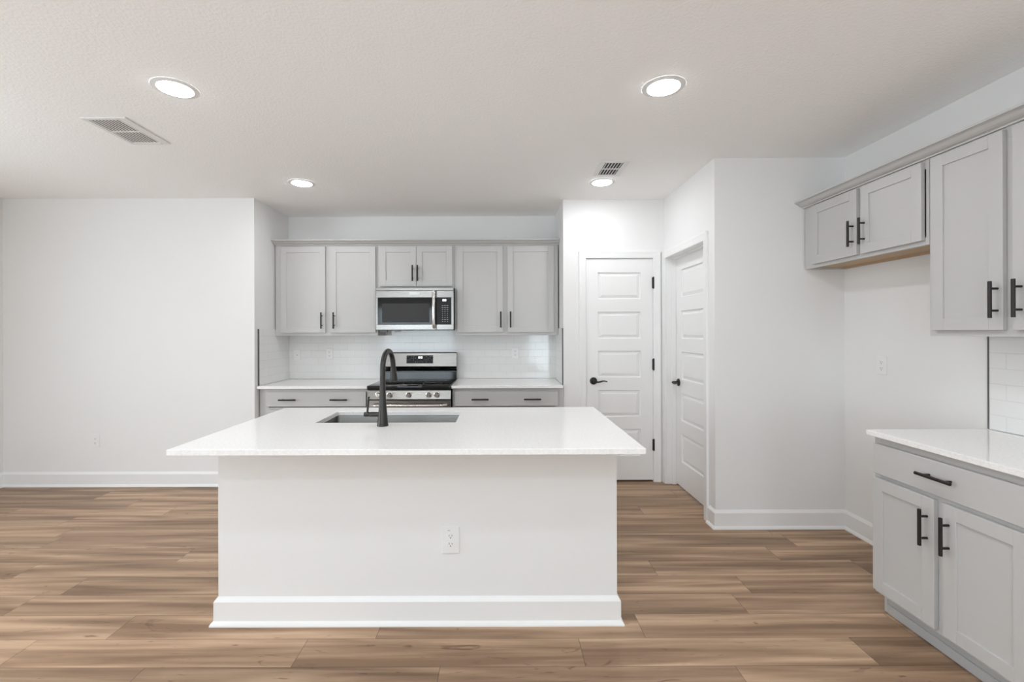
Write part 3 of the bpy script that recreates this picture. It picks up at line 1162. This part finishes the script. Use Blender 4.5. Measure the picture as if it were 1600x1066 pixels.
MY = 4.430                                   # door face
MX0, MX1 = -1.196, -0.440
MZ0, MZ1 = 1.414, 1.8235
mw = thing('microwave', 'stainless over-the-range microwave below the short cabinet', 'microwave', ((MX0 + MX1) / 2, Y_BACK - .015, MZ0))
ox, oy = (MX0 + MX1) / 2, Y_BACK - .015


def mwx(px):
    return (px - 780) * MY / 715 - ox


def mwz(py):
    return H - (py - 519) * MY / 715 - MZ0


yf = MY - oy                                  # local y of the face
hw = (MX1 - MX0) / 2
mh = MZ1 - MZ0
boxes('body', [(-hw + .004, hw - .004, yf + .028, 0.0, 0.006, mh)], M_BLACKPAINT, mw, bev=0.002)
boxes('top_strip', [(-hw, hw, yf + .002, yf + .028, mh - 0.030, mh - .001)], M_STEEL, mw, bev=0.003)
seam_x = mwx(682.0)
fr = bmesh.new()
gz0, gz1 = mwz(506.7), mwz(464.8)
gx0, gx1 = mwx(590.5), mwx(675.0)
# door frame around the glass
add_box(fr, -hw, seam_x - .001, yf, yf + .026, gz1, mh - .031, 0.003)
add_box(fr, -hw, seam_x - .001, yf, yf + .026, 0, gz0, 0.003)
add_box(fr, -hw, gx0, yf, yf + .026, gz0 - .004, gz1 + .004, 0.002)
door = obj('door', fr, M_STEEL, mw)
boxes('door_glass', [(gx0, seam_x - .001, yf + .001, yf + .02, gz0, gz1)], M_BLACKGLASS, door)
boxes('window_screen', [(mwx(597), mwx(671), yf + .0004, yf + .0012, mwz(503.5), mwz(474))], M_WINDOWGLASS, door)['label'] = 'grey perforated window'
bm = bmesh.new()
hp = []
hx_ = mwx(678.6)
for i in range(17):
    t = i / 16
    hp.append((hx_, yf - 0.006 - 0.040 * math.sin(PI * (0.12 + 0.76 * t)) ** 0.7, mwz(513.2) + t * (mwz(453.5) - mwz(513.2))))
add_tube(bm, hp, [0.011] + [0.0165] * 15 + [0.011], 18)
for z in (mwz(511), mwz(456)):
    add_cyl(bm, (hx_, yf - 0.02, z), (hx_, yf + .004, z), 0.011, n=14)
obj('handle', bm, M_CHROME, door, smooth=True)
boxes('badge', [(mwx(640), mwx(656.5), yf - .0012, yf + .001, mwz(460.3), mwz(455.8))], M_TAG, door)['label'] = 'pale blank badge'
cp = bmesh.new()
add_box(cp, seam_x + .001, hw, yf, yf + .026, gz1, mh - .031, 0.003)
add_box(cp, seam_x + .001, hw, yf, yf + .026, 0, gz0, 0.003)
add_box(cp, mwx(705), hw, yf, yf + .026, gz0 - .004, gz1 + .004, 0.002)
cpo = obj('control_column', cp, M_STEEL, mw)
boxes('control_panel', [(seam_x + .001, mwx(705), yf + .001, yf + .02, gz0, gz1)], M_BLACKPANEL, cpo)
bm = bmesh.new()
for i, px in enumerate((691.6, 694.7)):
    seg_digit(bm, mwx(px), mwz(470.6), 0.0165, 0.0200, yf - .0006, yf + .0012, 0.0045, 'abcdef')
obj('clock_display', bm, M_DIGIT, cpo)['label'] = 'glowing white clock digits'
bm = bmesh.new()
r_ = random.Random(5)
for j in range(9):
    for i in range(3):
        cx = mwx(691.6 + 3.8 * i)
        cz = mwz(477.4 + 3.13 * j)
        w = (0.016, 0.016, 0.013, 0.008, 0.007, 0.007, 0.008, 0.014, 0.010)[j] * (0.85 + 0.3 * r_.random())
        add_box(bm, cx - w / 2, cx + w / 2, yf + .0004, yf + .0012, cz - .0022, cz + .0022)
obj('keypad', bm, M_LEGEND, cpo)['label'] = 'rows of small grey key legends'
boxes('vent_grille', [(-hw + .02, hw - .02, yf + .03, -.04, -0.004, 0.006)], M_BLACKPAINT, mw)
boxes('power_tag', [(mwx(591.5) , mwx(602.0), yf + .06, yf + .10, -0.022, 0.006)], M_EDGE, mw)['label'] = 'small grey block under the left corner'

# ------------------------------------------------------------------ range
RX = -0.8246
rg = thing('range', 'stainless freestanding electric range between the two back counters', 'range', (RX, 4.50, 0))
hw = 0.3805
FYR = 4.180 - 4.50                            # control panel face
BYR = Y_BACK - .012 - 4.50
boxes('body', [(-hw, hw, FYR + .03, BYR - .002, 0.02, 0.855)], M_BLACKPAINT, rg)
ct = boxes('cooktop', [(-hw - .001, hw + .001, FYR - .012, BYR - .085, 0.862, 0.9025)], M_BLACKGLASS, rg, bev=0.006, seg=3, smooth=True)
bm = bmesh.new()
for cx, cy, r in ((-.19, -.16, .11), (.19, -.16, .09), (-.19, .08, .08), (.19, .08, .105), (0, .09, .05)):
    n = 40
    ro = [bm.verts.new((cx + r * math.cos(2 * PI * k / n), cy + r * math.sin(2 * PI * k / n), 0.9028)) for k in range(n)]
    ri = [bm.verts.new((cx + (r - .003) * math.cos(2 * PI * k / n), cy + (r - .003) * math.sin(2 * PI * k / n), 0.9028)) for k in range(n)]
    for k in range(n):
        bm.faces.new((ro[k], ro[(k + 1) % n], ri[(k + 1) % n], ri[k]))
obj('burner_rings', bm, mat('grey_burner_print', (0.07, 0.07, 0.07), 0.3), ct)
# backguard: profile in (y, z)
by = BYR
bm = bmesh.new()
pr = [(by, 0.90), (by - .070, 0.90), (by - .066, 0.978), (by, 0.978)]
add_prism(bm, pr, lambda a, b, t: (t, a, b), -hw + .002, hw - .002)
obj('backguard_base', bm, M_BLACKGLASS, rg)
bm = bmesh.new()
pr = [(by, 0.980), (by - .064, 1.000), (by - .092, 1.038), (by - .072, 1.172), (by - .060, 1.181), (by, 1.181)]
add_prism(bm, pr, lambda a, b, t: (t, a, b), -hw, hw)
bgd = obj('backguard', bm, M_STEEL, rg)


def on_bg(z):
    return by - .092 + (z - 1.038) / (1.172 - 1.038) * 0.020


def bgx(px):
    return (px - 780) * 4.745 / 715 - RX


bm = bmesh.new()
za, zb_ = 1.068, 1.151
pr = [(on_bg(za) - .0015, za), (on_bg(zb_) - .0015, zb_), (on_bg(zb_) + .004, zb_), (on_bg(za) + .004, za)]
add_prism(bm, pr, lambda a, b, t: (t, a, b), bgx(635.2), bgx(676.6))
cpn = obj('control_panel', bm, M_BLACKPANEL, bgd)
bm = bmesh.new()
for px in (653.6, 657.2):
    seg_digit(bm, bgx(px), 1.118, 0.0175, 0.021, on_bg(1.13) - .0035, on_bg(1.13) - .0005, 0.0048)
o = obj('clock_display', bm, M_DIGIT, bgd)
o['label'] = 'glowing white clock digits'
bm = bmesh.new()
r_ = random.Random(9)
for j, z in enumerate((1.138, 1.122, 1.103, 1.083)):
    for px in [637.6 + 2.85 * k for k in range(14)]:
        if j < 2 and 650 < px < 664:
            continue
        if j == 3 and (px < 646 or px > 668):
            continue
        if r_.random() < 0.2:
            continue
        w = 0.007 + 0.004 * r_.random()
        add_box(bm, bgx(px) - w / 2, bgx(px) + w / 2, on_bg(z) - .0022, on_bg(z) - .001, z - .0022, z + .0022)
obj('key_legends', bm, mat('faint_legend_print', (0.22, 0.22, 0.22), 0.6), bgd)['label'] = 'faint grey key legends'
# front
bm = bmesh.new()
pr = [(FYR - .010, 0.780), (FYR + .012, 0.8615), (FYR + .034, 0.8615), (FYR + .034, 0.780)]
add_prism(bm, pr, lambda a, b, t: (t, a, b), -hw, hw)
obj('control_front', bm, M_STEEL, rg)
for px in (590.0, 608.0, 637.8, 669.3, 681.8):
    kx = (px - 780) * 4.16 / 715 - RX
    kz = 0.820
    bm = bmesh.new()
    add_tube(bm, [(kx, FYR + .001, kz), (kx, FYR - .006, kz), (kx, FYR - .008, kz), (kx, FYR - .028, kz), (kx, FYR - .031, kz)], [0.0275, 0.0275, 0.0225, 0.0200, 0.0180], 26)
    k_ = obj('knob', bm, M_CHROME, rg, smooth=True)
    boxes('grip', [(kx - .0045, kx + .0045, FYR - .040, FYR - .030, kz - .018, kz + .018)], M_CHROME, k_, bev=0.002)
od = boxes('oven_door', [(-hw, hw, FYR - .002, FYR + .035, 0.215, 0.772)], M_STEEL, rg, bev=0.004)
boxes('oven_window', [(-0.26, 0.26, FYR - .0032, FYR - .001, 0.34, 0.62)], M_BLACKGLASS, od)
bm = bmesh.new()
hp = []
for i in range(21):
    t = i / 20
    e = min(t, 1 - t)
    hp.append((-0.345 + 0.69 * t, FYR - 0.052 + (0.030 * (1 - e / 0.08) ** 2 if e < 0.08 else 0) - 0.004 * math.sin(PI * t), 0.727))
add_tube(bm, hp, [0.009] + [0.0145] * 19 + [0.009], 18)
for s in (-1, 1):
    add_cyl(bm, (s * 0.335, FYR - .030, 0.727), (s * 0.335, FYR + .002, 0.727), 0.012, n=14)
obj('handle', bm, M_CHROME, od, smooth=True)
boxes('storage_drawer', [(-hw, hw, FYR + .0, FYR + .035, 0.06, 0.205)], M_STEEL, rg, bev=0.004)
for sx in (-1, 1):
    for yy in (FYR + .06, BYR - .06):
        bm = bmesh.new()
        add_cyl(bm, (sx * (hw - .05), yy, 0.0), (sx * (hw - .05), yy, 0.022), 0.018, n=14)
        obj('foot', bm, M_BLACKPAINT, rg)


# ------------------------------------------------------------------ ceiling: lights and vents
def ceiling_light(x, y, label, lens=None):
    r = thing('ceiling_light', label, 'ceiling light', (x, y, ZC), 0, 'round recessed ceiling lights')
    bm = bmesh.new()
    n = 48
    prof = [(0.104, -0.0005), (0.1036, -0.0022), (0.082, -0.0058), (0.0790, -0.0062), (0.0778, -0.0050)]
    rings = [[bm.verts.new((rad * math.cos(2 * PI * k / n), rad * math.sin(2 * PI * k / n), z)) for k in range(n)] for rad, z in prof]
    for r0, r1 in zip(rings, rings[1:]):
        for k in range(n):
            bm.faces.new((r0[k], r0[(k + 1) % n], r1[(k + 1) % n], r1[k]))
    obj('trim_ring', bm, M_VENT, r)
    bm = bmesh.new()
    add_tube(bm, [(0, 0, -0.0055), (0, 0, -0.0072), (0, 0, -0.0095), (0, 0, -0.0110), (0, 0, -0.0115)], [0.0774, 0.0765, 0.066, 0.045, 0.020], n)
    obj('lens', bm, lens or M_LENS, r)['label'] = 'glowing white lens'
    return r


ceiling_light(-1.617, 2.290, 'round recessed ceiling light beside the wide louvred vent')
ceiling_light(0.826, 2.290, 'round recessed ceiling light nearest the right wall cabinets')
ceiling_light(-1.612, 3.745, 'round recessed ceiling light over the left back counter')
ceiling_light(0.846, 3.745, 'round recessed ceiling light next to the small square vent')

for yy, row in ((0.84, 'first'), (-0.61, 'second'), (-2.06, 'third')):  # extra lamps out of view, added to brighten the room
    for xx, side in ((-1.615, 'left'), (0.836, 'right')):
        ceiling_light(xx, yy, 'added round ceiling light out of view behind the camera, %s row, %s side' % (row, side), M_ADDEDLENS)


def vent(label, x0, x1, y0, y1, border, slats, banks, name, tilt, duct, drop=(-.0062, -.0015)):
    cx, cy = (x0 + x1) / 2, (y0 + y1) / 2
    r = thing(name, label, 'vent', (cx, cy, ZC), 0, 'ceiling air vents')
    a, b, c, d = x0 - cx, x1 - cx, y0 - cy, y1 - cy
    bl, br, bt = border
    bm = bmesh.new()
    z0, z1 = -0.007, -0.0005
    add_box(bm, a, a + bl, c, d, z0, z1, 0.002)
    add_box(bm, b - br, b, c, d, z0, z1, 0.002)
    add_box(bm, a + bl, b - br, c, c + bt, z0, z1, 0.002)
    add_box(bm, a + bl, b - br, d - bt, d, z0, z1, 0.002)
    for k in range(1, banks):
        ym = c + bt + (d - c - 2 * bt) * k / banks
        add_box(bm, a + bl, b - br, ym - .007, ym + .007, z0 + .001, z1)
    obj('frame', bm, M_VENT, r)
    boxes('duct_shade_sheet', [(a + bl, b - br, c + bt, d - bt, -0.0012, -0.0006)], duct, r)  # flat dark sheet behind the louvres, painted as the duct's shade
    bm = bmesh.new()
    pitch = (b - br - a - bl) / slats
    for i in range(slats):
        xc = a + bl + pitch * (i + 0.5)
        h = pitch * tilt
        lo_, hi_ = drop
        v = [(xc - h, c + bt, lo_), (xc + h, c + bt, hi_), (xc + h, d - bt, hi_), (xc - h, d - bt, lo_)]
        w = [(p[0] - .0008, p[1], p[2] + .0008) for p in v]
        vs = [bm.verts.new(p) for p in v]
        ws = [bm.verts.new(p) for p in w]
        bm.faces.new(vs)
        bm.faces.new(ws[::-1])
        for k in range(4):
            bm.faces.new((vs[k], ws[k], ws[(k + 1) % 4], vs[(k + 1) % 4]))
    obj('louvers', bm, M_VENT, r)
    return r


vent('wide white louvred ceiling vent at the left', -2.372, -2.116, 2.59, 2.955, (0.028, 0.050, 0.026), 9, 2, 'air_vent', 0.22, M_DUCTSHADE, (-.0058, -.0040))
vent('small white ceiling vent with dark slots beside a ceiling light', 0.742, 0.944, 3.275, 3.590, (0.030, 0.040, 0.032), 6, 2, 'air_vent', 0.20, M_DUCTSHADE)
